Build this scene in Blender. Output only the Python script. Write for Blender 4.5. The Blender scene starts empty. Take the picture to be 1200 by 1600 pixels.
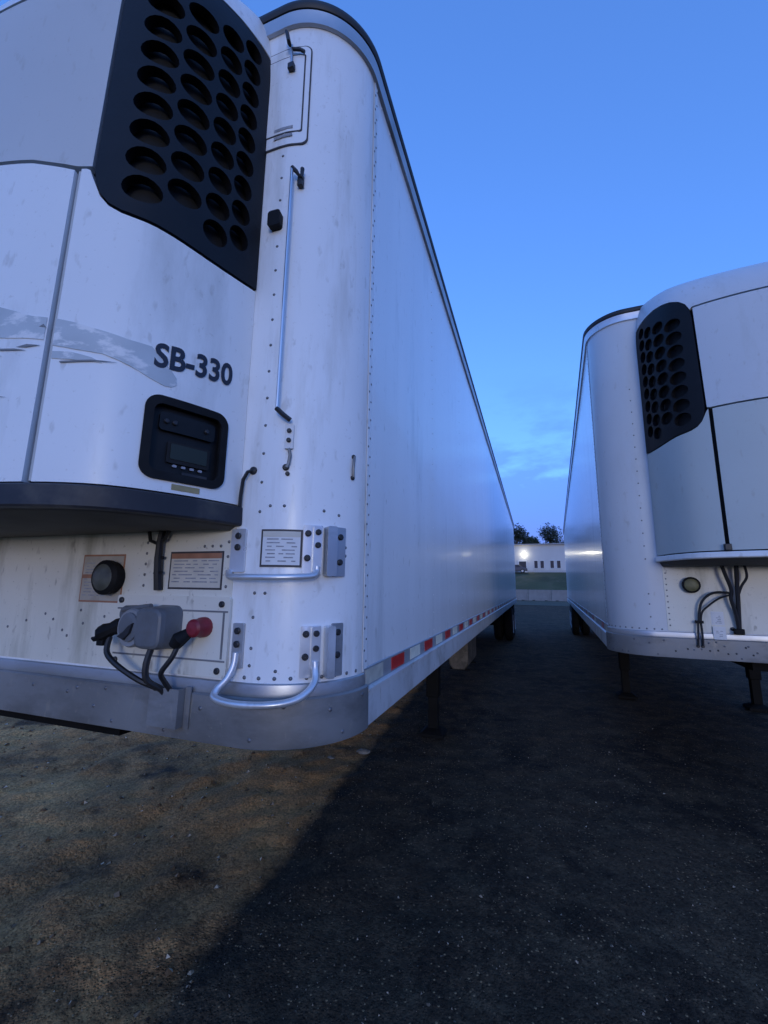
import bpy, math, random
from mathutils import Vector, Matrix, noise
from mathutils.geometry import delaunay_2d_cdt
random.seed(7)
scene = bpy.context.scene
col = scene.collection

# ------------------------------------------------------------------ camera
cam_data = bpy.data.cameras.new('camera')
cam = bpy.data.objects.new('camera', cam_data); col.objects.link(cam); scene.camera = cam
F, YAW, PITCH, ROLL = 662.15, 0.3347, 0.1749, 0.0136
cam_data.sensor_fit = 'VERTICAL'; cam_data.sensor_height = 24.0
cam_data.lens = F / 1600.0 * 24.0
cam_data.clip_start = 0.02; cam_data.clip_end = 3000
fw = Vector((-math.sin(YAW) * math.cos(PITCH), math.cos(YAW) * math.cos(PITCH), math.sin(PITCH)))
rt = Vector((math.cos(YAW), math.sin(YAW), 0)); up = rt.cross(fw)
rt2 = math.cos(ROLL) * rt + math.sin(ROLL) * up; up2 = -math.sin(ROLL) * rt + math.cos(ROLL) * up
cam.matrix_world = Matrix(((rt2.x, up2.x, -fw.x, 0.6125), (rt2.y, up2.y, -fw.y, -1.237), (rt2.z, up2.z, -fw.z, 1.6063), (0, 0, 0, 1)))

# ------------------------------------------------------------------ sky, sun, exposure
SUN_EL, SUN_AZ = 4.0, 158.0            # degrees; azimuth clockwise from +Y: behind the camera
world = bpy.data.worlds.new('World'); scene.world = world; world.use_nodes = True
wt = world.node_tree; wt.nodes.clear()
W = wt.nodes.new
def wl(a, b): wt.links.new(a, b)
sky = W('ShaderNodeTexSky'); sky.sky_type = 'NISHITA'; sky.sun_disc = False
sky.sun_elevation = math.radians(SUN_EL); sky.sun_rotation = math.radians(SUN_AZ)
sky.air_density = 1.0; sky.dust_density = 0.6; sky.ozone_density = 3.0; sky.altitude = 50
tint = W('ShaderNodeMix'); tint.data_type = 'RGBA'; tint.blend_type = 'MULTIPLY'; tint.inputs[0].default_value = 1.0
tint.inputs[7].default_value = (0.345, 0.525, 0.985, 1)
soft = W('ShaderNodeGamma'); soft.inputs[1].default_value = 0.68         # evens out the dusk sky between horizon and zenith
wl(sky.outputs[0], soft.inputs[0]); wl(soft.outputs[0], tint.inputs[6])
# thin cloud bands low over the horizon
tc = W('ShaderNodeTexCoord'); sep = W('ShaderNodeSeparateXYZ'); wl(tc.outputs['Generated'], sep.inputs[0])
mp = W('ShaderNodeMapping'); mp.inputs['Scale'].default_value = (3.2, 3.2, 10.0); wl(tc.outputs['Generated'], mp.inputs[0])
nz = W('ShaderNodeTexNoise'); nz.inputs['Scale'].default_value = 2.0; nz.inputs['Detail'].default_value = 6; nz.inputs['Roughness'].default_value = 0.55
wl(mp.outputs[0], nz.inputs['Vector'])
cr = W('ShaderNodeMapRange'); cr.inputs[1].default_value = 0.50; cr.inputs[2].default_value = 0.66; cr.clamp = True
lowb = W('ShaderNodeMapRange'); lowb.inputs[1].default_value = 0.05; lowb.inputs[2].default_value = 0.36; lowb.inputs[3].default_value = 0.40; lowb.inputs[4].default_value = 0.0; lowb.clamp = True
wl(sep.outputs[2], lowb.inputs[0])
nadd = W('ShaderNodeMath'); nadd.operation = 'ADD'; wl(nz.outputs[0], nadd.inputs[0]); wl(lowb.outputs[0], nadd.inputs[1]); wl(nadd.outputs[0], cr.inputs[0])
hz = W('ShaderNodeMapRange'); hz.inputs[1].default_value = 0.04; hz.inputs[2].default_value = 0.46; hz.inputs[3].default_value = 1.0; hz.inputs[4].default_value = 0.0; hz.clamp = True
wl(sep.outputs[2], hz.inputs[0])
mu = W('ShaderNodeMath'); mu.operation = 'MULTIPLY'; wl(cr.outputs[0], mu.inputs[0]); wl(hz.outputs[0], mu.inputs[1])
mu2 = W('ShaderNodeMath'); mu2.operation = 'MULTIPLY'; mu2.inputs[1].default_value = 0.9; wl(mu.outputs[0], mu2.inputs[0])
cl = W('ShaderNodeMix'); cl.data_type = 'RGBA'; cl.blend_type = 'MULTIPLY'; cl.inputs[7].default_value = (0.34, 0.22, 0.50, 1)
wl(mu2.outputs[0], cl.inputs[0]); wl(tint.outputs[2], cl.inputs[6])
bg = W('ShaderNodeBackground'); bg.inputs[1].default_value = 0.15
wo = W('ShaderNodeOutputWorld'); wl(cl.outputs[2], bg.inputs[0]); wl(bg.outputs[0], wo.inputs[0])

sun_d = bpy.data.lights.new('sun', 'SUN'); sun_d.energy = 0.095; sun_d.angle = math.radians(14); sun_d.color = (1.0, 0.99, 0.93)
sun = bpy.data.objects.new('sun', sun_d); col.objects.link(sun)
az, el = math.radians(SUN_AZ), math.radians(SUN_EL)
sdir = Vector((math.sin(az) * math.cos(el), math.cos(az) * math.cos(el), math.sin(el)))
sun.rotation_euler = sdir.to_track_quat('Z', 'Y').to_euler(); sun.location = sdir * 60

scene.view_settings.view_transform = 'Standard'; scene.view_settings.look = 'None'
scene.view_settings.gamma = 1.0; scene.view_settings.use_curve_mapping = False
scene.view_settings.exposure = 2.60
scene.render.engine = 'CYCLES'
scene.cycles.use_denoising = True

# ------------------------------------------------------------------ materials
MATS = {}
def mat(name, color, rough=0.5, metal=0.0, var=0.0, vscale=6.0, bump=0.0, bscale=30.0, coat=0.0, emit=None, estr=0.0, stain=None, stretch=(1, 1, 1), spec=0.5, rvar=0.0, speck=0.0):
    """procedural material: base colour varied by noise, optional stain colour, optional bump"""
    m = bpy.data.materials.new(name); m.use_nodes = True; MATS[name] = m
    t = m.node_tree; b = t.nodes['Principled BSDF']; N = t.nodes.new; L = t.links.new
    b.inputs['Base Color'].default_value = (*color, 1); b.inputs['Roughness'].default_value = rough; b.inputs['Metallic'].default_value = metal
    b.inputs['Coat Weight'].default_value = coat; b.inputs['Coat Roughness'].default_value = 0.08; b.inputs['Specular IOR Level'].default_value = spec
    if emit: b.inputs['Emission Color'].default_value = (*emit, 1); b.inputs['Emission Strength'].default_value = estr
    co = N('ShaderNodeTexCoord'); ma = N('ShaderNodeMapping'); ma.inputs['Scale'].default_value = stretch; L(co.outputs['Object'], ma.inputs[0])
    cur = None
    if var > 0:
        n = N('ShaderNodeTexNoise'); n.inputs['Scale'].default_value = vscale; n.inputs['Detail'].default_value = 5; L(ma.outputs[0], n.inputs['Vector'])
        r = N('ShaderNodeMapRange'); r.inputs[1].default_value = 0.3; r.inputs[2].default_value = 0.7; r.inputs[3].default_value = 1 - var; r.inputs[4].default_value = 1 + var * 0.6; L(n.outputs[0], r.inputs[0])
        x = N('ShaderNodeMix'); x.data_type = 'RGBA'; x.blend_type = 'MULTIPLY'; x.inputs[0].default_value = 1; x.inputs[6].default_value = (*color, 1); L(r.outputs[0], x.inputs[7]); cur = x.outputs[2]
        if rvar > 0:
            rr = N('ShaderNodeMapRange'); rr.inputs[1].default_value = 0.3; rr.inputs[2].default_value = 0.7; rr.inputs[3].default_value = max(0.02, rough - rvar); rr.inputs[4].default_value = rough + rvar; L(n.outputs[0], rr.inputs[0]); L(rr.outputs[0], b.inputs['Roughness'])
    if stain:
        sc_, lo, hi, scol, sstr = stain
        n2 = N('ShaderNodeTexNoise'); n2.inputs['Scale'].default_value = sc_; n2.inputs['Detail'].default_value = 7; n2.inputs['Roughness'].default_value = 0.65
        m2 = N('ShaderNodeMapping'); m2.inputs['Scale'].default_value = sstr; L(co.outputs['Object'], m2.inputs[0]); L(m2.outputs[0], n2.inputs['Vector'])
        r2 = N('ShaderNodeMapRange'); r2.inputs[1].default_value = lo; r2.inputs[2].default_value = hi; r2.clamp = True; L(n2.outputs[0], r2.inputs[0])
        x2 = N('ShaderNodeMix'); x2.data_type = 'RGBA'; L(r2.outputs[0], x2.inputs[0]); x2.inputs[7].default_value = (*scol, 1)
        if cur: L(cur, x2.inputs[6])
        else: x2.inputs[6].default_value = (*color, 1)
        cur = x2.outputs[2]
    if speck > 0:                                  # road grime: fine dark spots and short drips
        for sc_, st_, lo, hi, k_ in ((26, (1, 1, .45), .64, .74, 1.0), (70, (1, 1, 1), .66, .74, .8)):
            m5 = N('ShaderNodeMapping'); m5.inputs['Scale'].default_value = st_; L(co.outputs['Object'], m5.inputs[0])
            n5 = N('ShaderNodeTexNoise'); n5.inputs['Scale'].default_value = sc_; n5.inputs['Detail'].default_value = 3; L(m5.outputs[0], n5.inputs['Vector'])
            r5 = N('ShaderNodeMapRange'); r5.inputs[1].default_value = lo; r5.inputs[2].default_value = hi; r5.inputs[4].default_value = speck * k_; r5.clamp = True; L(n5.outputs[0], r5.inputs[0])
            x5 = N('ShaderNodeMix'); x5.data_type = 'RGBA'; L(r5.outputs[0], x5.inputs[0]); x5.inputs[7].default_value = (.36, .33, .28, 1)
            if cur: L(cur, x5.inputs[6])
            else: x5.inputs[6].default_value = (*color, 1)
            cur = x5.outputs[2]
    if cur: L(cur, b.inputs['Base Color'])
    if bump > 0:
        n3 = N('ShaderNodeTexNoise'); n3.inputs['Scale'].default_value = bscale; n3.inputs['Detail'].default_value = 4; L(ma.outputs[0], n3.inputs['Vector'])
        bp = N('ShaderNodeBump'); bp.inputs['Strength'].default_value = 1.0; bp.inputs['Distance'].default_value = bump; L(n3.outputs[0], bp.inputs['Height']); L(bp.outputs[0], b.inputs['Normal'])
    return m

mat('side_white', (0.88, 0.88, 0.88), speck=0.35, rough=0.25, var=0.04, vscale=1.2, bump=0.0022, bscale=1.0, coat=0.22, stretch=(1, 4.0, 0.30), stain=(1.6, 0.58, 0.85, (0.52, 0.53, 0.53), (1, 2, 0.35)))
mat('front_dimmed', (0.60, 0.62, 0.64), speck=0.32, rough=0.36, var=0.05, vscale=1.5, bump=0.001, bscale=2.5, coat=0.1, stain=(2.0, 0.56, 0.85, (0.48, 0.48, 0.46), (2, 2, 0.5)))  # front white darkened: the right trailer's weaker light is put into the colour
mat('front_white', (0.85, 0.86, 0.87), speck=0.32, rough=0.34, var=0.05, vscale=1.5, bump=0.0010, bscale=2.5, coat=0.1, stain=(2.2, 0.50, 0.80, (0.48, 0.46, 0.41), (2.6, 2.6, 0.35)))
mat('nose_white', (0.74, 0.71, 0.62), speck=0.8, rough=0.42, var=0.06, vscale=3, bump=0.0010, bscale=5, stain=(2.0, 0.52, 0.78, (0.33, 0.31, 0.23), (2.6, 2.6, 0.5)))
mat('unit_white', (0.82, 0.83, 0.83), speck=0.32, rough=0.33, var=0.04, vscale=1.4, coat=0.12, bump=0.0012, bscale=2.0, stain=(2.4, 0.52, 0.85, (0.50, 0.50, 0.48), (1.6, 1.6, 0.4)))
mat('hood_grey', (0.56, 0.57, 0.57), speck=0.32, rough=0.4, var=0.05, vscale=1.4, bump=0.0012, bscale=2.0, stain=(2.0, 0.58, 0.9, (0.46, 0.47, 0.47), (1, 1, 0.5)))
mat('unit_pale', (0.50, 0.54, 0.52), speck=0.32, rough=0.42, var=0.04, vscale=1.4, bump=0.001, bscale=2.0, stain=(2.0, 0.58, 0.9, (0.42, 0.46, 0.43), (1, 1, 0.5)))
mat('unit_edge', (0.48, 0.50, 0.50), 0.5, var=0.08)
mat('grille_black', (0.007, 0.007, 0.009), 0.5, spec=0.25, var=0.25, vscale=9, bump=0.0008, bscale=60)
mat('void_black', (0.006, 0.006, 0.007), 0.8, var=0.2)
mat('tray_grey', (0.030, 0.031, 0.038), 0.5, spec=0.3, var=0.3, vscale=5, stain=(5, 0.5, 0.75, (0.10, 0.09, 0.075), (1, 1, 1)))
mat('under_grey', (0.10, 0.095, 0.085), 0.8, var=0.3, vscale=4)
mat('alu', (0.50, 0.51, 0.53), 0.42, 0.75, var=0.16, vscale=3, rvar=0.1, bump=0.0004, bscale=8, stain=(3.0, 0.52, 0.8, (0.24, 0.235, 0.23), (1, 1, 2)))
mat('alu_dull', (0.26, 0.26, 0.26), speck=0.5, rough=0.55, metal=0.35, var=0.22, vscale=2.5, rvar=0.12, bump=0.0012, bscale=3.5, stain=(2.6, 0.48, 0.74, (0.13, 0.125, 0.12), (1, 1, 2.5)))
mat('alu_bright', (0.66, 0.68, 0.71), 0.34, 0.55, var=0.10, vscale=8, rvar=0.1, stain=(6, 0.55, 0.8, (0.36, 0.35, 0.34), (1, 1, 1)))
mat('rail_white', (0.66, 0.68, 0.70), speck=0.7, rough=0.40, metal=0.15, var=0.10, vscale=3, stain=(2.5, 0.50, 0.8, (0.34, 0.33, 0.31), (2, 2, 1.5)))
mat('roof_black', (0.018, 0.018, 0.022), 0.55, var=0.3)
mat('rivet', (0.16, 0.165, 0.18), 0.5, 0.4, var=0.3, vscale=60)
mat('bolt_black', (0.02, 0.02, 0.024), 0.5, var=0.2, vscale=50)
mat('rubber', (0.009, 0.009, 0.010), 0.65, spec=0.2, var=0.3, vscale=20)
mat('socket_grey', (0.13, 0.14, 0.155), 0.48, var=0.18, vscale=14, stain=(8, 0.52, 0.75, (0.12, 0.11, 0.10), (1, 1, 1)))
mat('socket_lid', (0.25, 0.26, 0.28), 0.45, var=0.15, vscale=16)
mat('red_cap', (0.22, 0.016, 0.028), 0.45, var=0.2, vscale=25)
mat('gauge', (0.085, 0.09, 0.075), 0.4, var=0.45, vscale=22, bump=0.003, bscale=30)
mat('olive', (0.16, 0.15, 0.07), 0.5, var=0.3, vscale=22)
mat('label_tan', (0.44, 0.40, 0.34), 0.6, var=0.14, vscale=10, stain=(7, 0.5, 0.75, (0.30, 0.26, 0.21), (1, 1, 1)))
mat('label_cream', (0.62, 0.58, 0.50), 0.6, var=0.12, vscale=10)
mat('label_white', (0.72, 0.72, 0.72), 0.55, var=0.08, vscale=10)
mat('label_print', (0.30, 0.31, 0.34), 0.6, var=0.3, vscale=70)
mat('label_rust', (0.36, 0.17, 0.10), 0.6, var=0.2, vscale=20)
mat('label_border', (0.05, 0.045, 0.05), 0.6)
mat('tag_gold', (0.33, 0.27, 0.13), 0.5, var=0.2, vscale=40)
mat('lettering', (0.012, 0.014, 0.03), 0.5)
mat('patch', (0.50, 0.55, 0.58), 0.5, var=0.12, vscale=7, stain=(11, 0.52, 0.62, (0.78, 0.79, 0.79), (1, 1, 2.2)))
mat('scratch', (0.20, 0.21, 0.22), 0.7)
mat('panel_face', (0.008, 0.008, 0.009), 0.5, spec=0.25, var=0.3, vscale=20)
mat('screen', (0.022, 0.026, 0.016), 0.3, spec=0.3, var=0.1)
mat('button', (0.30, 0.30, 0.34), 0.5)
mat('tape_red', (0.62, 0.035, 0.03), 0.3, var=0.15, vscale=30, coat=0.3)
mat('tape_white', (0.90, 0.88, 0.72), 0.3, var=0.12, vscale=30, coat=0.3)
mat('tape_cream', (0.52, 0.50, 0.42), 0.4, var=0.2, vscale=20)
mat('chassis', (0.008, 0.0075, 0.007), 0.75, spec=0.15, var=0.3, vscale=6)
mat('tyre', (0.008, 0.008, 0.008), 0.8, spec=0.15, var=0.25, vscale=12)
mat('rim', (0.42, 0.43, 0.45), 0.4, 0.6, var=0.2)
mat('tape_back', (0.34, 0.35, 0.37), 0.45, 0.3, var=0.15, vscale=3)
mat('tank', (0.08, 0.07, 0.06), 0.45, var=0.15, stain=(5, 0.5, 0.75, (0.25, 0.22, 0.18), (1, 1, 1)))
mat('cable', (0.012, 0.012, 0.014), 0.5)
mat('steel_rod', (0.58, 0.60, 0.64), 0.3, 0.8, var=0.1)
mat('wall_far', (0.52, 0.52, 0.53), 0.6, var=0.06, vscale=0.4)
mat('wall_base', (0.42, 0.42, 0.43), 0.7, var=0.1)
mat('roof_far', (0.30, 0.30, 0.32), 0.6)
mat('pane', (0.02, 0.025, 0.03), 0.12)
mat('window_frame', (0.62, 0.63, 0.65), 0.5)
mat('lamp_glow', (0.9, 0.9, 0.8), 0.5, emit=(1.0, 0.95, 0.72), estr=5)
mat('lamp_house', (0.10, 0.10, 0.10), 0.5)
mat('concrete', (0.20, 0.20, 0.20), 0.8, var=0.12, vscale=1.5, bump=0.004, bscale=12, stain=(1.2, 0.5, 0.75, (0.13, 0.13, 0.13), (1, 1, 0.5)))
mat('bark', (0.07, 0.055, 0.04), 0.9, var=0.3)
mat('leaf', (0.030, 0.042, 0.016), 0.7, var=0.4, vscale=0.6)
mat('leaf_dark', (0.018, 0.028, 0.014), 0.7, var=0.4, vscale=0.6)
mat('car_paint', (0.05, 0.055, 0.065), 0.25, coat=0.6)
mat('grass', (0.060, 0.072, 0.030), 0.85, var=0.3, vscale=0.25, bump=0.05, bscale=4, stain=(0.5, 0.5, 0.7, (0.10, 0.09, 0.05), (1, 1, 1)))
mat('grass_dull', (0.055, 0.058, 0.030), 0.9, var=0.3, vscale=0.4, bump=0.03, bscale=6, stain=(0.6, 0.45, 0.65, (0.09, 0.075, 0.05), (1, 1, 1)))
mat('stone', (0.22, 0.19, 0.15), 0.8, var=0.3, vscale=14, bump=0.006, bscale=25)

def island_mat(name, dark, light, p, rough):
    m = bpy.data.materials.new(name); m.use_nodes = True; MATS[name] = m
    t = m.node_tree; b = t.nodes['Principled BSDF']; N = t.nodes.new; L = t.links.new; b.inputs['Roughness'].default_value = rough; b.inputs['Specular IOR Level'].default_value = 0.1
    g = N('ShaderNodeNewGeometry'); pw = N('ShaderNodeMath'); pw.operation = 'POWER'; pw.inputs[1].default_value = p; L(g.outputs['Random Per Island'], pw.inputs[0])
    x = N('ShaderNodeMix'); x.data_type = 'RGBA'; x.inputs[6].default_value = (*dark, 1); x.inputs[7].default_value = (*light, 1); L(pw.outputs[0], x.inputs[0])
    n = N('ShaderNodeTexNoise'); n.inputs['Scale'].default_value = 90; r = N('ShaderNodeMix'); r.data_type = 'RGBA'; r.blend_type = 'MULTIPLY'; r.inputs[0].default_value = 0.5; L(x.outputs[2], r.inputs[6]); L(n.outputs[0], r.inputs[7]); L(r.outputs[2], b.inputs['Base Color'])
island_mat('pebble', (0.16, 0.095, 0.048), (0.90, 0.72, 0.50), 6, 0.8)
island_mat('grit', (0.035, 0.026, 0.018), (0.80, 0.62, 0.44), 11, 0.7)
def yard_mat():
    # one gravel yard: lit brown dirt left, shade painted dark right, ragged band between
    m = bpy.data.materials.new('yard'); m.use_nodes = True; MATS['yard'] = m
    t = m.node_tree; b = t.nodes['Principled BSDF']; N = t.nodes.new; L = t.links.new
    co = N('ShaderNodeTexCoord'); b.inputs['Roughness'].default_value = 0.85; b.inputs['Specular IOR Level'].default_value = 0.12
    def nz_(sc, d, r=0.6):
        n = N('ShaderNodeTexNoise'); n.inputs['Scale'].default_value = sc; n.inputs['Detail'].default_value = d; n.inputs['Roughness'].default_value = r; L(co.outputs['Object'], n.inputs['Vector']); return n.outputs[0]
    def rg_(v, a, c, lo=0.0, hi=1.0):
        r = N('ShaderNodeMapRange'); r.inputs[1].default_value = a; r.inputs[2].default_value = c; r.inputs[3].default_value = lo; r.inputs[4].default_value = hi; r.clamp = True; L(v, r.inputs[0]); return r.outputs[0]
    def mx_(f, a, bb, mode='MIX'):
        x = N('ShaderNodeMix'); x.data_type = 'RGBA'; x.blend_type = mode
        if isinstance(f, float): x.inputs[0].default_value = f
        else: L(f, x.inputs[0])
        for i, v in ((6, a), (7, bb)):
            if isinstance(v, tuple): x.inputs[i].default_value = (*v, 1)
            else: L(v, x.inputs[i])
        return x.outputs[2]
    def ma_(op, a, bb):
        x = N('ShaderNodeMath'); x.operation = op
        for i, v in ((0, a), (1, bb)):
            if isinstance(v, (int, float)): x.inputs[i].default_value = v
            else: L(v, x.inputs[i])
        return x.outputs[0]
    sp = N('ShaderNodeSeparateXYZ'); L(co.outputs['Object'], sp.inputs[0])
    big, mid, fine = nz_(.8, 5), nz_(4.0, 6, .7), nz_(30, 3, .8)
    dirt = mx_(rg_(big, .40, .62), (.70, .335, .118), (.20, .102, .043)); dirt = mx_(rg_(mid, .44, .62), dirt, (.52, .250, .092))  # dirt brown, with warm low light put into its colour
    dark = mx_(rg_(big, .40, .62), (.070, .047, .028), (.030, .021, .014)); dark = mx_(rg_(mid, .46, .64), dark, (.105, .070, .040))  # shade over the lane, put into the ground colour
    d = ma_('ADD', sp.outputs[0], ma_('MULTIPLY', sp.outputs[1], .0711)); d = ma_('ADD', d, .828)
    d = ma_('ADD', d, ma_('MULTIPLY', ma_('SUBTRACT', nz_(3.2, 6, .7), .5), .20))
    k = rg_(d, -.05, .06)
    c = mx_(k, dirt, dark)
    # oil stains on the dark side, pale dust on it too
    oil = rg_(nz_(1.7, 4, .55), .60, .68, 0, .75); c = mx_(oil, c, (.016, .012, .010))
    v = N('ShaderNodeTexVoronoi'); v.inputs['Scale'].default_value = 75; L(co.outputs['Object'], v.inputs['Vector'])
    sx = N('ShaderNodeSeparateColor'); L(v.outputs['Color'], sx.inputs[0])
    g = rg_(sx.outputs[0], 0, 1, .62, 1.28); gm = N('ShaderNodeCombineColor')
    for i in range(3): L(g, gm.inputs[i])
    c = mx_(1.0, c, gm.outputs[0], 'MULTIPLY')
    st = ma_('MULTIPLY', rg_(sx.outputs[1], .93, .95), rg_(v.outputs['Distance'], .45, .35)); c = mx_(ma_('MULTIPLY', st, .7), c, (.42, .27, .14))
    L(c, b.inputs['Base Color'])
    last = None
    for h, dist in ((nz_(6, 5, .6), .03), (nz_(20, 3, .6), .010), (rg_(v.outputs['Distance'], 0, .5, 1, 0), .006)):
        bp = N('ShaderNodeBump'); bp.inputs['Strength'].default_value = 1; bp.inputs['Distance'].default_value = dist; L(h, bp.inputs['Height'])
        if last: L(last, bp.inputs['Normal'])
        last = bp.outputs[0]
    L(last, b.inputs['Normal'])
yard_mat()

# ------------------------------------------------------------------ mesh helpers
MIR = [False]
class MB:
    def __init__(s): s.v = []; s.f = []
    def add(s, vs, fs):
        o = len(s.v); s.v += [tuple(v) for v in vs]; s.f += [tuple(i + o for i in f) for f in fs]; return s
    def box(s, c, d, M=None):
        vs = [Vector((x * d[0] / 2, y * d[1] / 2, z * d[2] / 2)) for x in (-1, 1) for y in (-1, 1) for z in (-1, 1)]
        if M: vs = [M @ v for v in vs]
        return s.add([v + Vector(c) for v in vs], [(0, 1, 3, 2), (4, 6, 7, 5), (0, 4, 5, 1), (2, 3, 7, 6), (0, 2, 6, 4), (1, 5, 7, 3)])
    def tube(s, path, r, n=10, cap=True, flat=1.0):
        P = [Vector(p) for p in path]; rad = r if isinstance(r, (list, tuple)) else [r] * len(P)
        t0 = (P[1] - P[0]).normalized(); ref = Vector((0, 0, 1)) if abs(t0.z) < 0.9 else Vector((1, 0, 0))
        nrm = t0.cross(ref).normalized(); rings = []
        for i, p in enumerate(P):
            t = (P[min(i + 1, len(P) - 1)] - P[max(i - 1, 0)]).normalized()
            nrm = (nrm - t * nrm.dot(t)).normalized(); b = t.cross(nrm)
            rings.append([p + (nrm * math.cos(a) + b * math.sin(a) * flat) * rad[i] for a in [2 * math.pi * k / n for k in range(n)]])
        fs = []
        for i in range(len(P) - 1):
            for k in range(n):
                a, b2 = i * n + k, i * n + (k + 1) % n; fs.append((a, b2, b2 + n, a + n))
        if cap: fs.append(tuple(range(n - 1, -1, -1))); fs.append(tuple((len(P) - 1) * n + k for k in range(n)))
        return s.add([v for r_ in rings for v in r_], fs)
    def cyl(s, a, b, r, n=16, r2=None): return s.tube([a, b], [r, r if r2 is None else r2], n)
    def lathe(s, o, axis, prof, n=24):
        ax = Vector(axis).normalized(); e = ax.orthogonal().normalized(); g = ax.cross(e); vs = []; fs = []
        for h, r in prof: vs += [Vector(o) + ax * h + (e * math.cos(2 * math.pi * k / n) + g * math.sin(2 * math.pi * k / n)) * max(r, 1e-4) for k in range(n)]
        for i in range(len(prof) - 1):
            for k in range(n):
                a, b = i * n + k, i * n + (k + 1) % n; fs.append((a, b, b + n, a + n))
        return s.add(vs, fs)
    def build(s, name, m, parent=None, angle=35, bevel=0):
        me = bpy.data.meshes.new(name); vs, fs = s.v, s.f
        if MIR[0]: vs = [(-x, y, z) for x, y, z in vs]; fs = [tuple(reversed(f)) for f in fs]
        me.from_pydata([tuple(v) for v in vs], [], fs); me.update()
        me.materials.append(MATS[m]); me.polygons.foreach_set('use_smooth', [True] * len(me.polygons)); me.set_sharp_from_angle(angle=math.radians(angle))
        o = bpy.data.objects.new(name, me); col.objects.link(o)
        if parent: o.parent = parent
        if bevel:
            bm = o.modifiers.new('bevel', 'BEVEL'); bm.width = bevel; bm.segments = 2; bm.limit_method = 'ANGLE'
        return o
def tag(o, label=None, cat=None, group=None, kind=None):
    if label: o['label'] = label
    if cat: o['category'] = cat
    if group: o['group'] = group
    if kind: o['kind'] = kind
    return o
def empty(name, loc, rz=0):
    o = bpy.data.objects.new(name, None); col.objects.link(o); o.location = loc; o.rotation_euler = (0, 0, rz); o.empty_display_size = 0.3; return o
def inside(p, poly):
    x, y = p; r = False; j = len(poly) - 1
    for i in range(len(poly)):
        xi, yi = poly[i]; xj, yj = poly[j]
        if (yi > y) != (yj > y) and x < (xj - xi) * (y - yi) / (yj - yi) + xi: r = not r
        j = i
    return r
def dens(poly, step):
    out = []
    for i in range(len(poly)):
        a, b = poly[i], poly[(i + 1) % len(poly)]; n = max(1, int(math.hypot(b[0] - a[0], b[1] - a[1]) / step + 0.999))
        out += [(a[0] + (b[0] - a[0]) * k / n, a[1] + (b[1] - a[1]) * k / n) for k in range(n)]
    return out
def rrect(x0, x1, y0, y1, r, n=5):
    out = []
    for cx, cy, a0 in ((x1 - r, y1 - r, 0), (x0 + r, y1 - r, 90), (x0 + r, y0 + r, 180), (x1 - r, y0 + r, 270)):
        out += [(cx + r * math.cos(math.radians(a0 + 90 * k / n)), cy + r * math.sin(math.radians(a0 + 90 * k / n))) for k in range(n + 1)]
    return out
def ell(cx, cy, rx, ry, n=18): return [(cx + rx * math.cos(2 * math.pi * k / n), cy + ry * math.sin(2 * math.pi * k / n)) for k in range(n)]
def panel(fmap, outline, thick, off=0.0, holes=(), step=0.05, mb=None, edge_round=0.0):
    """a sheet of the given outline (and holes) laid on a curved surface fmap(s, z, offset)"""
    outline = dens(outline, step); V = []; E = []
    for lp in [outline] + [list(h) for h in holes]:
        o = len(V); V += lp; E += [(o + i, o + (i + 1) % len(lp)) for i in range(len(lp))]
    xs = [p[0] for p in outline]; ys = [p[1] for p in outline]
    x = min(xs) + step / 2
    while x < max(xs):
        y = min(ys) + step / 2
        while y < max(ys):
            if inside((x, y), outline) and not any(inside((x, y), h) for h in holes): V.append((x, y))
            y += step
        x += step
    r = delaunay_2d_cdt([Vector(p) for p in V], E, [], 0, 1e-6)
    v2, tris = r[0], r[2]; keep = []
    for t in tris:
        c = ((v2[t[0]][0] + v2[t[1]][0] + v2[t[2]][0]) / 3, (v2[t[0]][1] + v2[t[1]][1] + v2[t[2]][1]) / 3)
        if inside(c, outline) and not any(inside(c, h) for h in holes): keep.append(tuple(t))
    n = len(v2); vs = [fmap(p[0], p[1], off) for p in v2] + [fmap(p[0], p[1], off - thick) for p in v2]
    # orientation: make the front face outwards (along increasing offset)
    t = keep[0]; a, b, c = (Vector(vs[i]) for i in t); nn = (b - a).cross(c - a)
    if nn.dot(Vector(vs[t[0]]) - Vector(vs[t[0] + n])) < 0: keep = [tuple(reversed(k)) for k in keep]
    fs = list(keep) + [tuple(i + n for i in reversed(k)) for k in keep]; cnt = {}
    for k in keep:
        for i in range(3): cnt[(k[i], k[(i + 1) % 3])] = 1
    for (i, j) in cnt:
        if (j, i) not in cnt: fs.append((j, i, i + n, j + n))
    return (mb or MB()).add(vs, fs)

# ------------------------------------------------------------------ trailer surfaces (local frame: visible front corner at x=0, y=0; body runs to +y and to -x)
RC = 0.3; ARC = RC * math.pi / 2; WID = 2.6; LEN = 16.15
def wall(u, z, off=0.0):
    mir = u < -1.0
    if mir: u = -2.0 - u
    if u <= 0: x, y, nx, ny = -RC + u, 0, 0, -1
    elif u < ARC:
        a = u / RC; nx, ny = math.sin(a), -math.cos(a); x, y = -RC + RC * math.sin(a), RC - RC * math.cos(a)
    else: x, y, nx, ny = 0, RC + u - ARC, 1, 0
    x += nx * off; y += ny * off
    if mir: x = -WID - x
    return Vector((x, y, z))
UMAX = ARC + LEN - RC
_C = [(-.362, 0), (-.38, -.07), (-.41, -.16), (-.45, -.25), (-.495, -.325), (-.545, -.385), (-.62, -.43), (-.71, -.465), (-.81, -.49), (-1.0, -.52), (-1.3, -.535), (-1.6, -.52)]
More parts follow.
